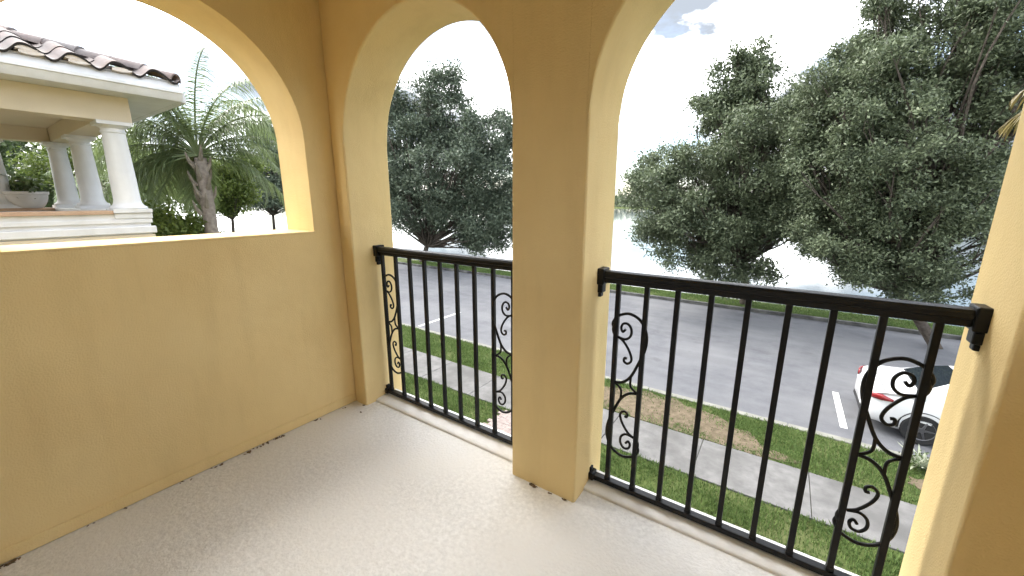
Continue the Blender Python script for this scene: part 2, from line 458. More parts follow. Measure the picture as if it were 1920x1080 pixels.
def arch_wall(openings, u0, u1, top, low, sill, d0, d1, swap, spring, seg=40):
    """wall in the u-z plane, extruded d0..d1; openings [(ua, ub)] with round heads; sill = base of the opening"""
    us = [u0]
    spans = []
    for (a, b_) in openings:
        r = (b_ - a) / 2; c = (a + b_) / 2
        arc = [(c - r * math.cos(math.pi * i / seg), spring + r * math.sin(math.pi * i / seg)) for i in range(seg + 1)]
        spans.append((a, b_, arc))
    mb = MB()
    def P(u, d, z): return (d, u, z) if swap else (u, d, z)
    def quad(ua, za0, za1, ub, zb0, zb1):
        for d in (d0, d1):
            mb.add([P(ua, d, za0), P(ub, d, zb0), P(ub, d, zb1), P(ua, d, za1)], [(0, 1, 2, 3)])
    levels = sorted(set([low, sill, spring, top]))
    def solid(ua, ub):
        for za, zb in zip(levels[:-1], levels[1:]): quad(ua, za, zb, ub, za, zb)
    cur = u0
    for (a, b_, arc) in spans:
        solid(cur, a)
        for (p, q) in zip(arc[:-1], arc[1:]):
            quad(p[0], p[1], top, q[0], q[1], top)
            mb.add([P(p[0], d0, p[1]), P(q[0], d0, q[1]), P(q[0], d1, q[1]), P(p[0], d1, p[1])], [(0, 1, 2, 3)])
            if sill > low:
                quad(p[0], low, sill, q[0], low, sill)
                mb.add([P(p[0], d0, sill), P(q[0], d0, sill), P(q[0], d1, sill), P(p[0], d1, sill)], [(0, 1, 2, 3)])
            else:
                pass
        for u in (a, b_):
            mb.add([P(u, d0, sill), P(u, d1, sill), P(u, d1, spring), P(u, d0, spring)], [(0, 1, 2, 3)])
        cur = b_
    solid(cur, u1)
    for u in (u0, u1):
        for za, zb in zip(levels[:-1], levels[1:]):
            mb.add([P(u, d0, za), P(u, d1, za), P(u, d1, zb), P(u, d0, zb)], [(0, 1, 2, 3)])
    return mb

arcade = empty('arcade_wall', (0, 0, 0))
tag(arcade, 'yellow stucco front wall with two tall arches on a square pier', 'wall')
arch_wall([(A1, A2), (A3, A4)], 0.0, 3.4, TOP, -0.02, -0.02, 0.0, TH, False, SPR).build('wall', M['stucco'], arcade, smooth=180, merge=True, bevel=0.012, seg=3)
side = empty('side_wall', (0, -1.0, 0))
tag(side, 'yellow stucco side wall with one arched opening over a solid parapet', 'wall')
sw = arch_wall([(-1.377, -0.170)], -2.3, TH, TOP, -0.02, SILL, 0.0, -0.325, True, 1.76).build('wall', M['stucco'], side, smooth=180, merge=True, bevel=0.010, seg=3)
sw.location = (0, 1.0, 0)
pl = MB().box(0.0, 0.008, -3.0, -0.0, 0.002, 0.062).build('plinth', M['stucco'], side, bevel=0.004); pl.location = (0.0, 1.0 - 0.0, 0)
sk = MB().box(-0.33, 0.004, -1.385 + 1.0, -0.162 + 1.0, SILL - .006, SILL + .006).build('sill_cap', M['stucco'], side, bevel=0.004)

shell = empty('house', (1.5, -2.3, GZ))
tag(shell, 'yellow stucco house around and below the balcony', 'house')
def hs(name, m, *a):
    o = MB().box(*a).build(name, m, shell); o.location = (-1.5, 2.3, -GZ); return o
hs('ceiling', M['ceiling'], -0.33, 3.6, -2.6, TH + .4, TOP + .002, TOP + .25)
hs('back_wall', M['stucco'], -0.33, 3.6, -2.6, -2.302, -0.3, TOP)
door = hs('bounce_door_frame', M['white'], 0.5, 2.9, -2.30, -2.27, 0.0, 2.25)  # unseen double door, made white and wide to bounce light onto the pier
for k_ in range(2):
    lf = hs('bounce_door_leaf', M['white'], 0.56 + 1.15 * k_, 1.69 + 1.15 * k_, -2.268, -2.24, 0.02, 2.19)
    MB().box(0.70 + 1.15 * k_, 1.55 + 1.15 * k_, -2.238, -2.232, 0.9, 2.05).build('pane', M['winglass'], lf)
rw = arch_wall([(-1.377, -0.170)], -2.298, -0.002, TOP, -0.3, SILL, 3.202, 3.527, True, 1.76).build('right_wall_light_arch', M['stucco'], shell, smooth=180, merge=True, bevel=0.010, seg=3); rw.location = (-1.5, 2.3, -GZ)  # unseen wall; its arch is added to let more sky light in
hs('lower_wall', M['stucco'], -0.32, 3.6, 0.0, TH - .01, GZ - .1, -0.255)
hs('lower_wall', M['stucco'], -0.32, -0.03, -9.0, -0.004, GZ - .1, -0.255)
hs('roof', M['tile'], -0.8, 4.2, -9, TH + .7, TOP + .26, TOP + .40)

# ---- iron railings
def smooth_curve(pts, sub=5):
    out = []
    n = len(pts)
    for i in range(n - 1):
        p0 = pts[max(i-1, 0)]; p1 = pts[i]; p2 = pts[i+1]; p3 = pts[min(i+2, n-1)]
        for k in range(sub):
            t = k / sub
            out.append(tuple(0.5*((2*p1[a]) + (-p0[a]+p2[a])*t + (2*p0[a]-5*p1[a]+4*p2[a]-p3[a])*t*t + (-p0[a]+3*p1[a]-3*p2[a]+p3[a])*t**3) for a in range(len(p1))))
    out.append(tuple(pts[-1]))
    return out

C_UP = [(0.070, .838), (0.080, .866), (0.068, .894), (0.044, .914), (0.004, .924), (-0.041, .904), (-0.068, .862), (-0.077, .815), (-0.071, .764), (-0.051, .706), (-0.019, .630), (0.017, .592), (0.056, .582)]
S_UP = [(0.019, .849), (0.031, .836), (0.040, .852), (0.032, .873), (0.010, .876), (-0.007, .852), (-0.004, .820), (0.019, .802), (0.054, .808)]
S_UP2 = [(0.054, .808), (0.026, .791), (-0.005, .747), (-0.016, .708), (0.000, .688), (0.017, .695), (0.016, .712), (0.005, .711)]
LINK = [(-0.019, .628), (-0.021, .580), (-0.054, .552)]
def rot(pts): return [(0.003 - x, 1.134 - z) for x, z in pts]
CURVES = [(C_UP, .0068), (S_UP, .0058), (S_UP2, .0058), (LINK, .0055)]
CURVES = CURVES + [(rot(p), r) for p, r in CURVES]
YR = 0.1875

def railing(name, x0, x1, bars, label):
    root = empty(name, (x0, YR, 0)); tag(root, label, 'railing', 'iron railings in the arches')
    def put(mb, nm, par=root, **kw):
        o = mb.build(nm, M['iron'], par, **kw)
        if par is root: o.location = (-x0, -YR, 0)
        return o
    # moulded handrail: swept profile
    prof = [(-.028, 1.082), (-.030, 1.098), (-.022, 1.108), (-.008, 1.112), (.008, 1.112), (.022, 1.108), (.030, 1.098), (.028, 1.082), (.020, 1.078), (.017, 1.056), (-.017, 1.056), (-.020, 1.078)]
    b = MB(); k = len(prof)
    vs = [(x, YR + y, z) for x in (x0 - .004, x1 + .004) for (y, z) in prof]
    b.add(vs, [(j, (j+1) % k, k + (j+1) % k, k + j) for j in range(k)])
    hr = put(b, 'handrail', smooth=35)
    b = MB().box(x0 - .004, x1 + .004, YR - .019, YR + .019, 0.030, 0.056)
    put(b, 'bottom_rail', bevel=.004)
    for x in bars:
        b = MB().box(x - .0103, x + .0103, YR - .0103, YR + .0103, .050, 1.062)
        bar = put(b, 'baluster', bevel=.002)
        foot = MB().box(x - .0125, x + .0125, YR - .0125, YR + .0125, .056, .076)
        f = foot.build('baluster_shoe', M['iron'], bar, bevel=.003)
    for (xa, xb, mir) in ((bars[0], bars[1], -1), (bars[-2], bars[-1], 1)):
        c = (xa + xb) / 2
        b = MB()
        for pts, r in CURVES:
            cv = smooth_curve(pts, 6)
            b.tube([(c + mir * x, YR, z) for x, z in cv], r, 8, flat=(0, 1, 0))
        for (x, z) in ((0.070, .842), (-0.067, .292)):      # leaf-shaped buds at the scroll ends
            b.tube([(c + mir * x, YR, z + s * .034) for s in (-1, -.5, 0, .5, 1)], [.003, .0105, .0135, .0105, .003], 8)
        for (x, z) in ((-0.072, .80), (0.074, .33)):
            b.tube([(c + mir * x, YR, z + s * .045) for s in (-1, -.5, 0, .5, 1)], [.004, .0085, .0105, .0085, .004], 8)
        put(b, 'scroll_panel', smooth=50)
    for (xe, s) in ((x0, 1), (x1, -1)):
        b = MB()
        lo, hi = sorted((xe - s * .006, xe + s * .030))
        b.box(lo, hi, YR - .036, YR + .036, 1.046, 1.120)
        lo2, hi2 = sorted((xe - s * .006, xe + s * .022))
        b.box(lo2, hi2, YR - .024, YR + .024, 1.006, 1.0455)
        lo3, hi3 = sorted((xe - s * .006, xe + s * .014))
        b.box(lo3, hi3, YR - .016, YR + .016, .985, 1.0055)
        put(b, 'wall_bracket', bevel=.005, seg=2)
        b = MB()
        lo, hi = sorted((xe - s * .006, xe + s * .024))
        b.box(lo, hi, YR - .027, YR + .027, .026, .066)
        lo, hi = sorted((xe - s * .006, xe + s * .010))
        b.box(lo, hi, YR - .015, YR + .015, .0665, .090)
        put(b, 'rail_socket', bevel=.005, seg=2)
    return root

railing('railing', A1, A2, [.176 + i * .1352 for i in range(9)], 'black iron railing with scrolls in the arch beside the side wall')
railing('railing', A3, A4, [1.829 + i * .1253 for i in range(9)], 'black iron railing with scrolls in the nearer arch right of the pier')

# ---- litter along the foot of the wall
def litter(name, spots, label):
    b = MB(); g = random.Random(5)
    for (x, y, n, spread) in spots:
        for _ in range(n):
            px = x + g.uniform(0.0, .018); py = y + g.uniform(-spread, spread)
            L = g.uniform(.004, .014); W = L * g.uniform(.3, .7); a = g.uniform(0, 6.28); h = g.uniform(.002, .006)
            ca, sa = math.cos(a), math.sin(a)
            q = [(L, 0, .001), (0, W, .001 + h), (-L, 0, .002), (0, -W, .001 + h*.5), (0, 0, h + .003)]
            b.add([(px + u*ca - v*sa, py + u*sa + v*ca, w) for u, v, w in q], [(0,1,4),(1,2,4),(2,3,4),(3,0,4),(0,3,2,1)])
    o = b.build(name, M['litter']); tag(o, label, 'litter', kind='stuff')
    return o
litter('leaf_litter', [(.014, -.60, 26, .09), (.018, -.72, 6, .02), (.012, -.86, 8, .03), (.012, -1.02, 3, .04), (.014, -.30, 5, .02), (.02, -.11, 5, .03), (.012, -1.58, 22, .04), (.012, -1.3, 4, .08), (.10, -.012, 4, .006), (.17, -.07, 2, .01)], 'dark leaf litter along the foot of the side wall')
b_ = litter('leaf_litter', [(1.50, -.012, 10, .004), (1.52, -.016, 8, .005), (1.68, -.012, 3, .004), (1.60, -.01, 3, .004)], 'few dark crumbs at the foot of the central pier')

# ------------------------------------------------------------------ vegetation helpers
def leaves(centres, n_per, spread, size, rng, aspect=0.42, up=0.35, jitter=0.35):
    """many folded leaf quads around the clump centres -> verts, quads"""
    C = np.repeat(np.asarray(centres), n_per, axis=0)
    N = len(C)
    P = C + rng.normal(size=(N, 3)) * np.asarray(spread)
    d = rng.normal(size=(N, 3)); d[:, 2] -= 0.1
    d /= np.linalg.norm(d, axis=1)[:, None]
    nn = rng.normal(size=(N, 3)); nn[:, 2] += up * 2
    s = np.cross(d, nn); s /= (np.linalg.norm(s, axis=1)[:, None] + 1e-9)
    nrm = np.cross(s, d)
    L = size * rng.uniform(1 - jitter, 1 + jitter, size=(N, 1)); W = L * aspect * .5
    v = np.empty((N, 4, 3))
    v[:, 0] = P; v[:, 2] = P + d * L
    v[:, 1] = P + d * L * .45 + s * W + nrm * W * .25
    v[:, 3] = P + d * L * .45 - s * W + nrm * W * .25
    q = np.arange(N * 4).reshape(N, 4)
    return v.reshape(-1, 3), q

def tree(name, base, fork, lobes, n_clump, n_per, size, m, label, seed=1, trunk_r=.2, group=None, spread=.33, bark='bark', twig=0.5, mids=None, flat=0.8, twig_from=.35):
    rng = np.random.default_rng(seed); g = random.Random(seed)
    root = empty(name, base); tag(root, label, 'tree', group)
    B = Vector(base)
    extra = []
    for c, r in lobes:
        for _ in range(6):
            u = rng.normal(size=3); u /= np.linalg.norm(u); u[2] = abs(u[2]) * .9 + .1 * u[2]
            k_ = g.uniform(.22, .42)
            extra.append((tuple(np.array(c) + u * np.array(r) * g.uniform(.85, 1.15)), tuple(np.array(r) * k_)))
        for _ in range(5):
            u = rng.normal(size=3); u /= np.linalg.norm(u); u[2] = u[2] * .8 + .15
            extra.append((tuple(np.array(c) + u * np.array(r) * g.uniform(1.05, 1.32)), tuple(np.array(r) * g.uniform(.10, .18))))
    lobes = list(lobes) + extra
    n_main = len(lobes) - len(extra)
    vol = np.array([(r[0]*r[1]*r[2]) ** .72 for c, r in lobes]); cnt = np.maximum(3, (n_clump * vol / vol.sum())).astype(int)
    cl = []; wood = MB()
    F = Vector(fork)
    mids = mids or []
    pts = [B + Vector((0, 0, -.15))] + [Vector(p) for p in mids] + [F]
    tc = smooth_curve([tuple(p) for p in pts], 5)
    nr = len(tc)
    wood.tube([Vector(p) - B for p in tc], [trunk_r * (1.45 - .85 * min(1, i / nr * 1.6) + .0) if i < nr * .35 else trunk_r * (1.0 - .25 * (i / nr)) for i in range(nr)], 10)
    for (c, r), k in zip(lobes, cnt):
        c = Vector(c)
        u = rng.normal(size=(k, 3)); u /= np.linalg.norm(u, axis=1)[:, None]
        rad = rng.uniform(0.12, 1.0, size=(k, 1)) ** .5
        pc = np.array(c) + u * rad * np.array(r)
        nz = np.sin(pc[:, 0] * 1.9 / (spread * 3) + seed) * np.sin(pc[:, 1] * 1.7 / (spread * 3) + 1) + np.sin(pc[:, 2] * 2.1 / (spread * 3) + 2) * np.sin(pc[:, 0] * 1.3 / (spread * 3))
        pc = pc[nz > -.4]; k = len(pc)
        if k == 0: continue
        cl.append(pc)
        mid = (F + c) / 2 + Vector((g.uniform(-.7, .7), g.uniform(-.7, .7), g.uniform(-.5, .5)))
        m1 = F.lerp(c, .3) + Vector((g.uniform(-.35, .35), g.uniform(-.35, .35), g.uniform(-.3, .4))) * min(1, (c - F).length / 4)
        m2 = F.lerp(c, .68) + Vector((g.uniform(-.5, .5), g.uniform(-.5, .5), g.uniform(-.4, .5))) * min(1, (c - F).length / 4)
        lc = smooth_curve([tuple(F), tuple(m1), tuple(m2), tuple(c)], 4)
        r0 = trunk_r * .40
        wood.tube([Vector(p) - B for p in lc], [r0 * (1 - .85 * i / (len(lc)-1)) for i in range(len(lc))], 6)
        for j in range(0, k, max(1, int(1 / twig))):
            e = Vector(pc[j]); t = g.uniform(twig_from, 1.0)
            st = Vector(lc[int(t * (len(lc) - 1))])
            mm = (st + e) / 2 + Vector((g.uniform(-.2, .2), g.uniform(-.2, .2), g.uniform(0, .25)))
            wood.tube([st - B, mm - B, e - B], [r0 * .24, r0 * .15, .006], 4, cap=False)
    cl = np.vstack(cl)
    wood.build('trunk', M[bark], root, smooth=60)
    v, q = leaves(cl, n_per, (spread, spread, spread * flat), size, rng)
    v = v - np.array(base)
    me = np_mesh('crown', v, q, M[m])
    link_mesh('crown', me, root)
    return root

CAMP = Vector(cam.location); YAW = 0.60397
FW = Vector((-math.sin(YAW), math.cos(YAW), 0)); RT = Vector((math.cos(YAW), math.sin(YAW), 0))
def at(px, py, depth):
    """survey of the photograph: sight line through a pixel, followed to a forward distance (metres)"""
    x = (px - 960) / 735.55; y = (540 - py) / 735.55
    ct, st = math.cos(.22091), math.sin(.22091)
    f = ct + y * st; z = -st + y * ct
    s = depth / f
    return CAMP + FW * depth + RT * (x * s) + Vector((0, 0, z * s))

def lob(px, py, depth, rpx, rpy, rd=None):
    """crown lobe: centre on a sight line, radii in metres from its apparent size"""
    c = at(px, py, depth)
    s = depth / 735.55
    rx = rpx * s; rz = rpy * s
    rd = rd or rx
    return (tuple(c), (rx * .9, rd, rz))

# ------------------------------------------------------------------ the big oaks across the street
tree('oak_tree', (1.3, 19.7, GZ), (0.9, 19.4, GZ + 1.9),
     [lob(1396, 222, 18.2, 62, 92, 2.0), lob(1288, 350, 18.0, 88, 82, 2.0), lob(1400, 350, 17.4, 120, 110, 2.6), lob(1235, 385, 17.8, 60, 60, 1.4),
      lob(1300, 455, 17.0, 85, 60, 1.6), lob(1365, 510, 17.0, 70, 38, 1.3), lob(1470, 270, 18.4, 75, 95, 2.2), lob(1420, 145, 18.4, 36, 42, .9), lob(1340, 215, 18.4, 34, 38, .9), lob(1222, 335, 18.2, 26, 26, .7), lob(1490, 390, 17.6, 70, 70, 1.8), lob(1500, 250, 17.6, 60, 70, 1.6), lob(1445, 430, 16.6, 60, 50, 1.4), lob(1250, 430, 17.2, 55, 45, 1.2)],
     820, 200, .145, 'oak', 'spreading oak across the street with foliage hanging low over the verge', 3, .20, 'oaks along the lake verge', .23, mids=[(1.2, 19.6, GZ + .9)])
tree('oak_tree', tuple(at(1840, 705, 12.2))[:2] + (RZ,), tuple(at(1690, 545, 13.4)),
     [lob(1615, 225, 13.6, 95, 105, 2.2), lob(1725, 125, 13.6, 110, 105, 2.4), lob(1830, 60, 13.0, 120, 120, 2.4), lob(1580, 370, 13.4, 120, 95, 2.1), lob(1720, 300, 12.6, 140, 130, 2.4),
      lob(1860, 250, 12.4, 120, 150, 2.4), lob(1620, 480, 13.0, 95, 62, 1.6), lob(1740, 460, 12.4, 110, 90, 1.9), lob(1668, 35, 13.8, 42, 60, 1.0), lob(1560, 265, 14.0, 55, 70, 1.2), lob(1850, 440, 12.2, 90, 90, 1.6), lob(1720, 545, 13.0, 70, 28, 1.0), lob(1940, 120, 12.4, 90, 130, 1.8), lob(1540, 335, 14.2, 60, 60, 1.3), lob(1575, 470, 13.4, 62, 50, 1.2), lob(1665, 520, 13.0, 70, 40, 1.2), lob(1480, 330, 15, 50, 60, 1.2), lob(1530, 420, 14.4, 60, 55, 1.3), lob(1660, 400, 12.8, 90, 90, 1.6), lob(1790, 370, 12.2, 80, 90, 1.5), lob(1660, 200, 13.2, 80, 90, 1.6), lob(1578, 165, 14, 38, 42, .9), lob(1530, 215, 14.6, 40, 46, 1.0), lob(1622, 95, 13.8, 34, 40, .8), lob(1850, 150, 12.2, 80, 80, 1.4), lob(1790, 20, 12.8, 60, 50, 1.2)],
     1250, 220, .112, 'oak', 'large dense oak leaning over the street behind the white car', 8, .19, 'oaks along the lake verge', .18,
     mids=[tuple(at(1778, 680, 12.4)), tuple(at(1742, 630, 12.9))])
tree('oak_tree', tuple(at(792, 492, 31.0))[:2] + (GZ,), tuple(at(800, 462, 31.0)),
     [lob(790, 225, 31, 62, 70, 2.8), lob(850, 215, 31, 45, 62, 2.4), lob(750, 300, 30.5, 70, 80, 3.0), lob(830, 330, 30, 90, 80, 3.4), lob(920, 330, 30, 70, 85, 3.0), lob(690, 330, 31, 60, 70, 2.6),
      lob(770, 395, 30, 60, 38, 2.2), lob(880, 405, 29.6, 70, 45, 2.2), lob(930, 262, 31, 38, 45, 1.6), lob(960, 400, 30, 50, 50, 2.0), lob(910, 445, 29.5, 38, 26, 1.2)],
     760, 190, .22, 'oak2', 'round-crowned oak with forked trunk seen through the left railing arch', 5, .22, 'oaks along the lake verge', .36, twig=.7)
# ------------------------------------------------------------------ far planting seen through the side arch
tree('oak_tree', tuple(at(514, 436, 52))[:2] + (GZ,), tuple(at(512, 404, 52)),
     [lob(500, 365, 52, 44, 30, 3.2), lob(540, 372, 52, 34, 24, 3.0), lob(500, 340, 52, 42, 40, 3.2), lob(540, 320, 52, 40, 60, 3.2), lob(470, 360, 52, 26, 30, 2), lob(525, 290, 52, 30, 40, 2.2), lob(575, 350, 52, 40, 50, 3), lob(500, 262, 52, 14, 18, 1.2), lob(480, 300, 52, 14, 18, 1.2)],
     170, 130, .36, 'oak2', 'dark green oak at the right end of the side arch view', 21, .2, 'oaks along the lake verge', .55, twig=.2, twig_from=.8)
tree('lime_tree', tuple(at(432, 437, 30))[:2] + (GZ,), tuple(at(436, 412, 30)),
     [lob(430, 372, 30, 38, 28, 1.4), lob(430, 345, 30, 34, 48, 1.4), lob(405, 355, 30, 26, 40, 1.2), lob(455, 330, 30, 24, 34, 1.1)],
     110, 130, .24, 'lime', 'small yellow-green tree beside the tall palm', 22, .13, None, .34, twig=.2, twig_from=.8)
tree('broadleaf_tree', tuple(at(255, 470, 26))[:2] + (GZ,), tuple(at(250, 420, 26)),
     [lob(265, 330, 26, 40, 60, 2), lob(215, 330, 26, 45, 55, 2), lob(165, 325, 26, 42, 55, 2), lob(300, 360, 25, 36, 45, 1.6)],
     170, 140, .22, 'lime', 'yellow-green tree behind the white columns', 23, .15, None, .36)
tree('broadleaf_tree', tuple(at(90, 470, 30))[:2] + (GZ,), tuple(at(80, 420, 30)),
     [lob(60, 310, 30, 60, 60, 2.6), lob(-10, 310, 30, 60, 70, 2.6), lob(110, 350, 29, 50, 45, 2)],
     150, 130, .28, 'mid', 'mid green tree behind the potted plant', 24, .16, None, .42)
tree('shrub', tuple(at(325, 470, 8.6))[:2] + (GZ,), tuple(at(325, 560, 8.6)),
     [lob(316, 432, 8.6, 26, 26, .35), lob(345, 480, 8.6, 60, 60, .6)],
     70, 90, .10, 'lime', 'leafy shrub at the foot of the tall palm', 25, .03, None, .12)['category'] = 'shrub'
# far wood on the other shore
rng = np.random.default_rng(77)
nC = 2600
cx = rng.uniform(-900, 500, nC); hh = 9 + 3.5 * np.sin(cx * .031) + 2.5 * np.sin(cx * .093 + 1)
cz = -3 + rng.uniform(0, 1, nC) ** .8 * hh; cy = 272 + rng.uniform(0, 14, nC)
v, q = leaves(np.stack([cx, cy, cz], 1), 22, (1.8, 1.6, 1.1), 1.5, rng, aspect=.8)
fw_ = link_mesh('far_woods', np_mesh('far_woods', v, q, M['woods'])); tag(fw_, 'low green wood along the far lake shore', 'woods', kind='stuff')

# ------------------------------------------------------------------ palms
def frond_mesh(name, L, elev, droop, nleaf, leaf_len, m, seed, leaf_w=.028, hang=.7):
    """pinnate frond starting at the origin, heading +X"""
    g = random.Random(seed)
    pts = []; p = Vector((0, 0, 0)); a = elev; n = 22
    for i in range(n + 1):
        pts.append(p.copy()); a -= droop / n * (0.35 + 1.3 * i / n)
        p = p + Vector((math.cos(a), 0, math.sin(a))) * (L / n)
    b = MB()
    b.tube(pts, [.022 * (1 - .85 * i / n) + .002 for i in range(n + 1)], 5)
    for k in range(nleaf):
        t = .16 + .84 * k / (nleaf - 1)
        f = t * n; i = min(int(f), n - 1); q = pts[i].lerp(pts[i+1], f - i); tang = (pts[i+1] - pts[i]).normalized()
        ll = leaf_len * (math.sin(math.pi * min(1, .12 + t * .86)) ** .55) * g.uniform(.8, 1.15)
        for s in (-1, 1):
            d = (tang * g.uniform(.35, .75) + Vector((0, s, 0)) * g.uniform(.7, 1.0) + Vector((0, 0, g.uniform(-.25, .45)))).normalized()
            w = leaf_w * g.uniform(.8, 1.2); cur = q.copy(); pv = []
            side_v = tang.cross(d).cross(d).normalized() if tang.cross(d).length > 1e-4 else Vector((0, 0, 1))
            for j in range(5):
                ww = w * (1, .95, .75, .45, .05)[j] * .5
                pv += [cur + side_v * ww, cur - side_v * ww]
                d = (d + Vector((0, 0, -hang * .45))).normalized()
                cur = cur + d * (ll / 4)
            b.add(pv, [(2*j, 2*j+1, 2*j+3, 2*j+2) for j in range(4)])
    return b.mesh(name, m)

def palm(base, top, label, fr, r0, seed, mname='palm', L=2.6, leaf=.55, boots=True, cat='palm', w=.028, nl=46, bark='palm_bark', hang=.7):
    root = empty('palm_tree', base); tag(root, label, cat)
    B = Vector(base); T = Vector(top); H = T - B; g = random.Random(seed)
    b = MB(); n = 40; pts = []; rad = []
    for i in range(n + 1):
        t = i / n
        pts.append(H * t + Vector((.05 * math.sin(t * 3), .04 * math.sin(t * 2.2), 0)))
        rad.append(r0 * (1.25 - .3 * t + (.06 if i % 2 else -.02)))
    b.tube(pts, rad, 14); b.build('trunk', M[bark], root, smooth=50)
    if boots:
        for k in range(16):
            a = k * 2.4; z = -.05 - .075 * k
            p = H + Vector((math.cos(a) * r0 * .8, math.sin(a) * r0 * .8, z))
            e = p + Vector((math.cos(a) * .13, math.sin(a) * .13, .30))
            MB().tube([p, p.lerp(e, .5) + Vector((math.cos(a)*.02, math.sin(a)*.02, -.02)), e], [.05, .036, .012], 6).build('frond_base', M['boot'], root, smooth=50)
    meshes = {}
    for k, (az, el, dr, sc) in enumerate(fr):
        key = (round(el, 1), round(dr, 1))
        if key not in meshes: meshes[key] = frond_mesh('frond', L, el, dr, nl, leaf, M[mname], seed + k, w, hang)
        o = link_mesh('frond', meshes[key], root)
        o.location = H + Vector((0, 0, .05)); o.rotation_euler = (0, 0, az); o.scale = (sc, sc, sc)
    return root

gp = random.Random(9)
AZ_R, AZ_L, AZ_A, AZ_C = YAW, YAW + math.pi, YAW + math.pi / 2, YAW - math.pi / 2
FR = []
for k in range(16): FR.append((AZ_L + gp.uniform(-.9, .7), 1.05 - .09 * k, gp.uniform(2.0, 2.7), gp.uniform(.7, .95)))
for k in range(9): FR.append((AZ_R + gp.uniform(-.3, .8), 1.3 - .15 * k, gp.uniform(1.7, 2.3), gp.uniform(.9, 1.0) if k < 4 else gp.uniform(.6, .8)))
for k in range(8): FR.append((gp.uniform(0, 6.28), gp.uniform(1.2, 1.45), gp.uniform(1.5, 2.3), gp.uniform(.75, 1.0)))
for k in range(7): FR.append((AZ_A + gp.uniform(-.9, .9), 1.1 - .2 * k, gp.uniform(1.5, 2.2), gp.uniform(.8, 1.0)))
for k in range(9): FR.append((AZ_L + gp.uniform(-1.1, .5), .35 - .09 * k, gp.uniform(1.5, 2.0), gp.uniform(.55, .85)))
for k in range(3): FR.append((AZ_C + gp.uniform(-.8, .8), 1.25, gp.uniform(1.2, 1.5), gp.uniform(.7, .85)))
pb = at(384, 440, 8.67)
palm((pb.x, pb.y, GZ), tuple(at(372, 296, 8.67)), 'tall queen palm with drooping fronds beside the columned house', FR, .118, 40, L=2.9, leaf=.62, w=.022, nl=80, hang=1.0)
FR2 = [(k * 2.39996, 1.2 - 1.2 * k / 13, 1.6 + .5 * gp.random(), gp.uniform(.85, 1.05)) for k in range(14)]
pb2 = at(205, 470, 17); palm((pb2.x, pb2.y, GZ), tuple(at(190, 352, 17)), 'slim palm seen between the white columns', FR2, .10, 60, L=2.0, leaf=.5, nl=36)

# golden palm beside the right jamb: only frond tips reach into view
gpx = (4.60, 3.0, GZ)
FR3 = [(2.95, .75, 1.55, 1.0), (3.35, .95, 1.8, 1.0), (2.6, .55, 1.5, 1.05), (1.2, .9, 1.5, 1), (.1, .8, 1.6, 1), (-.9, .9, 1.5, 1), (1.9, 1.1, 1.5, .9)]
palm(gpx, (4.60, 3.0, 1.98), 'golden-leaved palm just outside the right jamb', FR3, .05, 80, 'palm_old', L=1.05, leaf=.34, boots=False, w=.034, nl=26)

# ------------------------------------------------------------------ neighbouring house with columns
NX = -4.437
house = empty('columned_house', (NX, 0.1, GZ)); tag(house, 'neighbouring cream house with white columned loggia and clay tile roof', 'house')
HO = Vector((NX, 0.1, GZ))
def hp(mb, name, m, parent=None, **kw):
    o = mb.build(name, m, parent or house, **kw)
    if parent is None: o.location = -HO
    return o
# storey below and rear
hp(MB().box(-8.0, NX, -9.0, 0.1, GZ - .1, 0.90), 'wall', M['cream'])
hp(MB().box(-8.0, NX - .28, -9.0, -3.4, 0.902, 2.60), 'wall', M['cream'])
for wy in (-2.2, -5.0):
    w = hp(MB().box(NX - .05, NX + .02, wy - .5, wy + .5, -2.2, -0.7), 'window', M['white'])
    MB().box(NX - .02, NX + .028, wy - .42, wy + .42, -2.12, -0.78).build('pane', M['winglass'], w)
# parapet with mouldings: side facing us, front and left
def parapet(x0, x1, y0, y1):
    b = MB().box(x0, x1, y0, y1, 0.902, 1.16)
    return b
PW = .26
hp(MB().box(NX - PW, NX, -3.4, .098, .902, 1.245), 'parapet', M['white'])
hp(MB().box(NX - PW - .02, NX + .035, -3.4, -.235, 1.246, 1.292), 'ledge', M['ledge'], bevel=.006)
hp(MB().box(NX + .001, NX + .020, -3.4, .118, 1.13, 1.185), 'moulding', M['white'], bevel=.008)
hp(MB().box(NX + .001, NX + .045, -3.4, .14, 1.00, 1.09), 'moulding', M['white'], bevel=.012)
hp(MB().box(NX + .001, NX + .025, -3.4, .12, .90, .985), 'moulding', M['cream'], bevel=.008)
hp(MB().box(-8.0, NX - PW - .002, -.30, .098, .902, 1.245), 'parapet', M['white'])
hp(MB().box(-8.02, NX - PW - .022, -.32, .118, 1.246, 1.290), 'ledge', M['white'], bevel=.006)
hp(MB().box(-8.0, -7.74, -3.4, -.302, .902, 1.245), 'parapet', M['white'])
hp(MB().box(-8.02, -7.72, -3.4, -.322, 1.246, 1.290), 'ledge', M['ledge'], bevel=.006)
hp(MB().box(-7.738, NX - PW - .002, -3.398, -.302, .60, .92), 'loggia_floor', M['cream'])
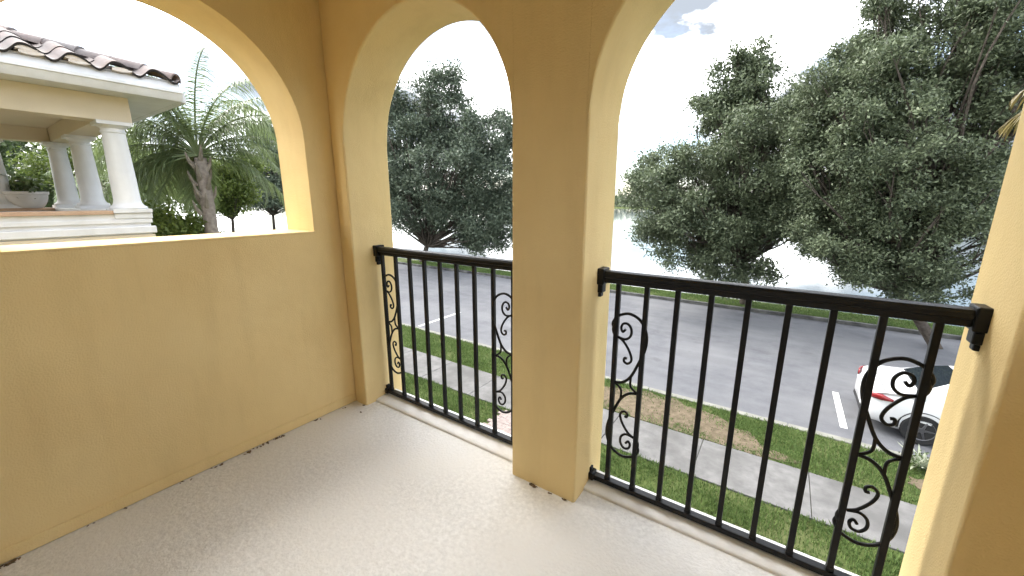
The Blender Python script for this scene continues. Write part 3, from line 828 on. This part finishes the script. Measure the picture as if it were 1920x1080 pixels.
# pedestal block under corner column
hp(MB().box(NX - .28, NX + .028, -.233, .128, 1.186, 1.262), 'pedestal', M['white'], bevel=.012)
def column(x, y, z0, z1, r, name='column'):
    h = z1 - z0
    b = MB()
    b.box(x - r*1.5, x + r*1.5, y - r*1.5, y + r*1.5, z0, z0 + .045)
    b.lathe([(r*1.48, .0455), (r*1.5, .06), (r*1.42, .075), (r*1.22, .09), (r*1.12, .12), (r*1.05, .16), (r*1.03, h*.35), (r*.97, h*.6), (r*.90, h - .13), (r*.98, h - .12), (r*.98, h - .105), (r*.9, h - .10), (r*.92, h - .075), (r*1.15, h - .05), (r*1.2, h - .0405)], (x, y, z0), 28)
    b.box(x - r*1.3, x + r*1.3, y - r*1.3, y + r*1.3, z1 - .04, z1)
    return hp(b, name, M['white'], smooth=40)
column(NX - .13, -.055, 1.263, 2.345, .122)
column(-6.45, -.06, 1.291, 2.345, .122)
column(-7.80, -.13, 1.291, 2.345, .122)
column(-7.90, -.84, 1.291, 2.345, .122)
# beams
hp(MB().box(NX - .27, NX - .002, -3.4, .115, 2.346, 2.636), 'beam', M['cream'], bevel=.006)
hp(MB().box(-8.0, NX - .272, -.19, .113, 2.348, 2.636), 'beam', M['cream'], bevel=.006)
hp(MB().box(-8.0, -7.74, -3.4, -.192, 2.348, 2.636), 'beam', M['cream'], bevel=.006)
hp(MB().box(-7.74, NX - .272, -3.4, -.192, 2.56, 2.636), 'loggia_ceiling', M['cream'])
# eaves
EX, EY = -4.12, .56
hp(MB().box(-8.4, EX - .03, -9.2, EY - .03, 2.637, 2.662), 'soffit', M['white'])
gut = MB()
gp_ = [(0, 2.635), (.055, 2.635), (.075, 2.663), (.10, 2.718), (.115, 2.723), (.115, 2.753), (.105, 2.753), (.10, 2.733), (0, 2.733)]
k = len(gp_)
vs_ = [(EX - .035 + x, y, z) for y in (-9.2, EY) for x, z in gp_]
gut.add(vs_, [(j, (j+1) % k, k+(j+1) % k, k+j) for j in range(k)] + [tuple(range(k)), tuple(range(k, 2*k))])
hp(gut, 'gutter', M['white'], smooth=30)
hp(MB().box(-8.4, EX - .035, EY - .028, EY + .06, 2.635, 2.753), 'gutter', M['white'], bevel=.01)
SL = math.tan(R(19))
# drip band sloping between gutter and the tile ends
band = MB()
band.add([(EX + .045, -9.2, 2.735), (EX + .045, EY, 2.735), (EX - .02, EY, 2.872), (EX - .02, -9.2, 2.872), (EX - .10, -9.2, 2.735), (EX - .10, EY, 2.735)], [(0,1,2,3), (0,4,5,1), (1,5,2), (0,3,4), (3,2,5,4)])
hp(band, 'drip_flashing', M['white'])
# roof deck (hip at the front corner)
roof = MB()
ez = 2.845
RX = (EX + -8.4) / 2
rise = (EX - RX) * SL
roof.add([(EX, EY, ez), (EX, -9.2, ez), (RX, -9.2, ez + rise), (RX, EY - (EX - RX), ez + rise), (-8.4, EY, ez), (-8.4, -9.2, ez)],
         [(0, 3, 2, 1), (0, 4, 3), (4, 5, 2, 3), (0, 1, 5, 4)])
roof_o = hp(roof, 'roof', M['tile'])
# S-tiles
def tile_mesh():
    W, Lt, t = .335, .46, .026
    n = 18; pr = []
    for i in range(n + 1):
        u = i / n
        z = .052 * (math.sin(2 * math.pi * (u - .07)) + .15 * math.sin(4 * math.pi * u))
        pr.append((u * W, z))
    b = MB(); vs = []; fs = []
    for x, lift in ((0.0, 0.0), (-Lt, 0.012)):
        for y, z in pr: vs.append((x, y, z + .06 - lift))
        for y, z in pr: vs.append((x, y, z + .06 - lift - t))
    m_ = n + 1
    for j in range(n):
        fs.append((j, j+1, 2*m_+j+1, 2*m_+j)); fs.append((m_+j, 3*m_+j, 3*m_+j+1, m_+j+1)); fs.append((j, m_+j, m_+j+1, j+1)); fs.append((2*m_+j, 2*m_+j+1, 3*m_+j+1, 3*m_+j))
    b.add(vs, fs)
    me = b.mesh('roof_tile', M['tile'], smooth=40)
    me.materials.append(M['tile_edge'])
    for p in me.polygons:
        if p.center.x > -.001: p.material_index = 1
    return me
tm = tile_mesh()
gt = random.Random(3)
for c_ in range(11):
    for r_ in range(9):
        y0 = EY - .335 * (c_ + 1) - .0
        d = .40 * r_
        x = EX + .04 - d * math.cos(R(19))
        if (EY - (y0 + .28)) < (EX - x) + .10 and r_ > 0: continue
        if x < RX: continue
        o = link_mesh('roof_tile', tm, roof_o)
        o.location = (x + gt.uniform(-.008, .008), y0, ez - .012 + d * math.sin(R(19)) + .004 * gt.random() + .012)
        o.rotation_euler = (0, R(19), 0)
# mortar lumps and starter courses in the eave ends
b = MB()
for c_ in range(11):
    y0 = EY - .335 * c_ - .335
    pass
for c_ in range(1, 11):
    y0 = EY - .335 * c_ - .335
    mb = MB()
    nn = 1 + (c_ > 1) + (c_ > 3)
    for s in range(nn):
        z = ez + .004 + .032 * s
        yy = y0 + .055 - .02 * s
        vs = []
        for i in range(9):
            u = i / 8; vs.append((EX + .050 + .004 * s, yy + .17 * u, z + .030 + .018 * math.sin(math.pi * u)))
        for i in range(9):
            u = i / 8; vs.append((EX + .050 + .004 * s, yy + .17 * u, z + .010 - .012 * math.sin(math.pi * u) + .008 * u))
        vs2 = [(a - .12, b2, c2) for a, b2, c2 in vs]
        mb.add(vs + vs2, [tuple(list(range(9)) + list(range(17, 8, -1)))] + [(i, i+1, 18+i+1, 18+i) for i in range(8)] + [(9+i, 27+i, 27+i+1, 9+i+1) for i in range(8)])
    o = mb.build('mortar', M['mortar'], roof_o)
# hip caps
hipdir = Vector((-1, -1, SL)).normalized()
hm = MB()
n = 10; vs = []; fs = []
for i, (s, rr_) in enumerate(((0, .105), (.40, .088))):
    for j in range(n + 1):
        a = math.pi * j / n
        vs.append((s, rr_ * math.cos(a), rr_ * math.sin(a) * .9))
for i, (s, rr_) in enumerate(((0, .085), (.40, .068))):
    for j in range(n + 1):
        a = math.pi * j / n
        vs.append((s, rr_ * math.cos(a), rr_ * math.sin(a) * .9 - .002))
m_ = n + 1
for j in range(n):
    fs += [(j, j+1, m_+j+1, m_+j), (2*m_+j, 3*m_+j, 3*m_+j+1, 2*m_+j+1), (j, 2*m_+j, 2*m_+j+1, j+1)]
hm.add(vs, fs)
hme = hm.mesh('hip_tile', M['tile'], smooth=40)
rotm = hipdir.to_track_quat('X', 'Z').to_euler()
for i in range(8):
    o = link_mesh('hip_tile', hme, roof_o)
    o.location = Vector((EX - .02, EY - .02, ez + .03)) + hipdir * (.33 * i) + Vector((0, 0, .012 * (i % 2)))
    o.rotation_euler = rotm

# pot with plant on the left parapet
pp = Vector((-7.83, -.58, 1.291))
pot = empty('plant_pot', pp); tag(pot, 'pale round bowl planter between the white columns', 'planter')
MB().lathe([(.14, 0), (.16, .02), (.17, .03), (.20, .08), (.225, .15), (.235, .21), (.25, .22), (.25, .26), (.22, .26), (.21, .22)], (0, 0, 0), 28).build('bowl', M['pot'], pot, smooth=40)
rng = np.random.default_rng(5)
v, q = leaves(rng.normal(size=(14, 3)) * (.07, .07, .09) + np.array((0.02, 0, .36)), 20, (.06, .06, .07), .11, rng)
plant = empty('potted_plant', pp + Vector((0, 0, .2))); tag(plant, 'bushy green plant growing in the round bowl planter', 'plant')
lo = link_mesh('foliage', np_mesh('foliage', v, q, M['mid']), plant); lo.location = (0, 0, -.2)
MB().tube([(0, 0, 0), (.02, 0, .15), (0, .01, .3)], [.02, .016, .01], 6).build('stem', M['bark'], plant)

# ------------------------------------------------------------------ parked car
def interp(x, T):
    for (a, va), (b_, vb) in zip(T[:-1], T[1:]):
        if x <= b_: 
            t = (x - a) / (b_ - a); return va + (vb - va) * t
    return T[-1][1]
car = empty('parked_car', (4.33, 10.12, RZ), 0.0); tag(car, 'white saloon car parked at the kerb behind the right railing', 'car')
ST = [0, .035, .11, .25, .48, .74, .78, 1.0, 1.22, 1.42, 1.5, 1.95, 2.03, 2.5, 2.72, 2.80, 3.1, 3.45, 3.55, 3.95, 4.3, 4.52, 4.62, 4.66]
ZT = [(0, .74), (.035, .86), (.11, .98), (.25, 1.035), (.48, 1.06), (.74, 1.075), (.78, 1.09), (1.0, 1.215), (1.22, 1.33), (1.42, 1.40), (1.5, 1.415), (2.03, 1.455), (2.5, 1.445), (2.72, 1.41), (2.8, 1.38), (3.1, 1.22), (3.45, 1.03), (3.55, 1.0), (3.95, .93), (4.3, .84), (4.52, .74), (4.62, .64), (4.66, .55)]
WD = [(0, .66), (.035, .76), (.11, .83), (.25, .875), (.48, .90), (1.0, .91), (3.6, .91), (4.1, .88), (4.4, .80), (4.58, .66), (4.66, .52)]
ZB = [(0, .66), (.035, .74), (.11, .82), (.25, .88), (.48, .91), (1.2, .935), (3.0, .90), (3.55, .87), (4.0, .80), (4.4, .70), (4.66, .5)]
grid = []
for x in ST:
    zt, w, zb = interp(x, ZT), interp(x, WD), interp(x, ZB)
    gh = max(0, zt - zb - .16)          # height of the glasshouse above the belt
    tum = 1 - .32 * min(1, gh / .33)     # tumblehome
    zlow = .19 if .3 < x < 4.4 else .26
    row = [(x, 0, zlow), (x, w * .86, zlow), (x, w * .97, zlow + .09), (x, w * 1.0, .52 if zb > .6 else .42), (x, w * .985, zb - .08),
           (x, w * .96, zb), (x, w * .94, zb + min(.02, (zt - zb) * .2)), (x, w * (.94 * .25 + .75 * tum), zb + (zt - zb) * .60), (x, w * .86 * tum, zt - .05 * min(1, (zt-zb)/.15)), (x, w * .78 * tum, zt - .018), (x, w * .42 * tum, zt - .003), (x, 0, zt)]
    grid.append(row)
NJ = 12
parts = {}
def add_cell(key, i, j, s):
    parts.setdefault(key, []).append([(x, y * s, z) for x, y, z in (grid[i][j], grid[i+1][j], grid[i+1][j+1], grid[i][j+1])])
for i in range(len(ST) - 1):
    x0, x1 = ST[i], ST[i+1]
    for j in range(NJ - 1):
        for s in (1, -1):
            key = 'body'
            if j in (6, 7):
                if x0 >= 1.22 and x1 <= 1.951: key = 'side_window_rear%d' % s
                elif x0 >= 2.03 and x1 <= 3.101: key = 'side_window_front%d' % s
            if j >= 9:
                if x0 >= .78 and x1 <= 1.421: key = 'rear_window'
                elif x0 >= 2.80 and x1 <= 3.451: key = 'windscreen'
            add_cell(key, i, j, s)
for key, cells in parts.items():
    b = MB()
    for cl in cells: b.add(cl, [(0, 1, 2, 3)])
    if key == 'body':
        for gi in (0, -1):
            ring = grid[gi]; b.add([(x, y, z) for x, y, z in ring] + [(x, -y, z) for x, y, z in ring[::-1]], [tuple(range(24))])
        b.build('body', M['paint'], car, smooth=38, merge=True)
    else:
        nm = key.split('1')[0].rstrip('-')
        nm = 'side_window' if nm.startswith('side') else nm
        b.build(nm, M['carglass'], car, smooth=60, merge=True)
for s in (-1, 1):
    # tail lights wrap round the corner
    b = MB(); vs = []
    for x, yy in ((-.004, .50), (.0, .62), (.03, .745), (.10, .825), (.22, .872), (.40, .905)):
        th = .5 if x > .3 else 1
        vs += [(x, s * (yy + .012), .80 + .0 + .04 * (1-th)), (x + .012 * (x < .05), s * (yy + .006), .80 + .125 * th)]
    b.add(vs, [(2*i, 2*i+1, 2*i+3, 2*i+2) for i in range(5)])
    o = b.build('tail_light', M['red'], car, smooth=60)
    so = o.modifiers.new('solid', 'SOLIDIFY'); so.thickness = .02; so.offset = 0
    b = MB().box(2.55, 2.75, s * .93 - .02, s * .93 + .12 * s, .93, 1.04) if s > 0 else MB().box(2.55, 2.75, -1.05, -.91, .93, 1.04)
    b.build('mirror', M['paint'], car, bevel=.03)
    for x in (1.30, 2.12):
        MB().box(x, x + .17, s * .915 - .012, s * .915 + .012, .76, .785).build('door_handle', M['paint'], car, bevel=.005)
    for x in (1.98, 2.98):
        MB().box(x, x + .006, s * .909 - .004, s * .909 + .004, .30, .86).build('door_seam', M['trim_black'], car)
    for x in (.90, 3.72):
        wl_ = MB()
        prof = [(.19, -.09), (.30, -.105), (.325, -.08), (.33, -.03), (.33, .03), (.325, .08), (.30, .105), (.19, .09)]
        wl_.lathe(prof, (0, 0, 0), 32)
        wheel = empty('wheel', (x, s * .815, .33)); wheel.parent = car; wheel.rotation_euler = (R(90), 0, 0)
        wl_.build('tyre', M['tyre'], wheel, smooth=45)
        rm = MB(); rm.lathe([(.05, .06), (.06, .085), (.05, .095), (.03, .096)], (0, 0, 0), 16)
        rm.lathe([(.19, -.085), (.215, -.10), (.215, .10), (.19, .085), (.185, .04)], (0, 0, 0), 32)
        for k_ in range(5):
            a = 2 * math.pi * k_ / 5
            for sg in (-1, 1):
                rm.tube([(.05 * math.cos(a), .05 * math.sin(a), sg*.08), (.2 * math.cos(a), .2 * math.sin(a), sg*.07)], [.03, .024], 6)
        rm.build('rim', M['rim'], wheel, smooth=40)
        # dark wheel arch lip
        b = MB(); vs = []
        for i in range(17):
            a = math.pi * (i / 16) * 1.08 - .04 * math.pi
            for rr_, yy in ((.345, .885), (.395, .9155)):
                vs.append((x + rr_ * math.cos(a), s * yy, max(.20, .33 + rr_ * math.sin(a))))
        b.add(vs, [(2*i, 2*i+1, 2*i+3, 2*i+2) for i in range(16)])
        b.build('wheel_arch', M['trim_black'], car)
MB().box(-.018, .02, -.62, .62, .27, .38).build('lower_bumper', M['trim_black'], car, bevel=.02)
MB().tube([(.255, -.80, 1.000), (.245, -.55, 1.034), (.24, 0, 1.040), (.245, .55, 1.034), (.255, .80, 1.000)], .006, 6).build('boot_seam', M['trim_black'], car)
MB().tube([(.80, -.60, 1.10), (.775, -.3, 1.096), (.77, 0, 1.095), (.775, .3, 1.096), (.80, .60, 1.10)], .010, 6).build('window_trim', M['trim_black'], car)
MB().box(-.012, .01, -.26, .26, .60, .72).build('licence_plate', M['plate'], car, bevel=.004)
MB().box(1.9, 2.1, -.05, .05, 1.447, 1.47).build('roof_antenna', M['trim_black'], car, bevel=.01)

# plant with pale leaves near the car
rng = np.random.default_rng(15)
spt = (5.02, 8.02, GZ)
fp = empty('flowering_plant', spt); tag(fp, 'low plant with white-edged leaves in the verge beside the car', 'plant')
b = MB(); g = random.Random(6)
for k_ in range(34):
    a = g.uniform(0, 6.28); el = g.uniform(.5, 1.35); L = g.uniform(.32, .58)
    d = Vector((math.cos(a)*math.cos(el), math.sin(a)*math.cos(el), math.sin(el))); sd = Vector((-math.sin(a), math.cos(a), 0))
    p0 = Vector((g.uniform(-.1, .1), g.uniform(-.1, .1), 0)); pv = []
    for j in range(5):
        t = j / 4; p = p0 + d * L * t + Vector((0, 0, -.22 * t * t * L)); w_ = .028 * (.5 + 1.5 * t) * (1.02 - t) + .002
        pv += [p + sd * w_, p - sd * w_]
    b.add(pv, [(2*j, 2*j+1, 2*j+3, 2*j+2) for j in range(4)])
b.build('foliage', M['pale_leaf'], fp)
v, q = leaves(rng.normal(size=(14, 3)) * (.16, .16, .05) + np.array((.1, .05, .12)), 40, (.07, .07, .05), .06, rng)
link_mesh('undergrowth', np_mesh('undergrowth', v, q, M['mid']), fp)

# ------------------------------------------------------------------ grass
def inside(poly, x, y):
    r = np.zeros(len(x), bool); n = len(poly)
    for i in range(n):
        (x0, y0), (x1, y1) = poly[i], poly[(i+1) % n]
        c = ((y0 > y) != (y1 > y)) & (x < (x1-x0)*(y-y0)/((y1-y0)+1e-12)+x0)
        r ^= c
    return r
def grass(name, x0, x1, y0, y1, dens, h, seed, label, edge=.0):
    rng = np.random.default_rng(seed)
    N = int((x1-x0)*(y1-y0)*dens)
    x = rng.uniform(x0, x1, N); y = rng.uniform(y0 - edge, y1 + edge, N)
    cl_ = np.sin(x*3.1+1)*np.sin(y*4.3) + np.sin(x*7.7)*np.sin(y*6.1+2)*.6
    keep = rng.uniform(-1.9, 1.2, N) < cl_ + .35
    def edge_d(poly):
        d = np.full(N, 9.0)
        for i in range(len(poly)):
            (ax, ay), (bx, by) = poly[i], poly[(i+1) % len(poly)]
            t = np.clip(((x-ax)*(bx-ax) + (y-ay)*(by-ay)) / ((bx-ax)**2 + (by-ay)**2), 0, 1)
            d = np.minimum(d, np.hypot(x-ax-t*(bx-ax), y-ay-t*(by-ay)))
        return d
    de = edge_d(SOIL); blot = np.sin(x*5.1+y*2)*np.sin(y*7.3-x) + .6*np.sin(x*11.3+2)*np.sin(y*13.1+x*3)
    keep &= ~(inside(SOIL, x, y) & (rng.uniform(0, 1, N) < np.clip(-.02 + 2.6 * de + .25 * blot, .0, .93))) & ~(inside(SOIL2, x, y) & (rng.uniform(0, 1, N) < .85))
    keep &= ~((x > -2.56) & (x < -1.24) & (y < 5.34))
    x, y = x[keep], y[keep]; N = len(x)
    a = rng.uniform(0, 6.283, N); hh = h * rng.uniform(.5, 1.35, N) * (1 + .25 * np.sin(x*2.3)*np.sin(y*3.7)); le = hh * rng.uniform(.1, .9, N); w = rng.uniform(.005, .010, N) * (h / .06)
    ca, sa = np.cos(a), np.sin(a)
    v = np.empty((N, 4, 3))
    v[:, 0] = np.stack([x - sa*w, y + ca*w, np.full(N, GZ - .025)], 1); v[:, 1] = np.stack([x + sa*w, y - ca*w, np.full(N, GZ - .025)], 1)
    v[:, 2] = np.stack([x + ca*le*.45 + sa*w*.8, y + sa*le*.45 - ca*w*.8, GZ - .01 + hh*.62], 1)
    v[:, 3] = np.stack([x + ca*le, y + sa*le, GZ - .01 + hh*.95], 1)
    o = link_mesh(name, np_mesh(name, v.reshape(-1, 3), np.arange(N*4).reshape(N, 4), M['grass']))
    tag(o, label, 'grass', kind='stuff'); return o
grass('grass', -9.0, 6.0, 2.2, 5.36, 2600, .055, 1, 'short green lawn between house and sidewalk', .02)
grass('grass', -14.0, 8.0, 6.68, 8.22, 2600, .055, 2, 'strip of green grass between sidewalk and street', .02)
grass('grass', -22.0, 12.0, 18.95, 20.4, 900, .07, 3, 'grass strip between the far kerb and the lake', .0)
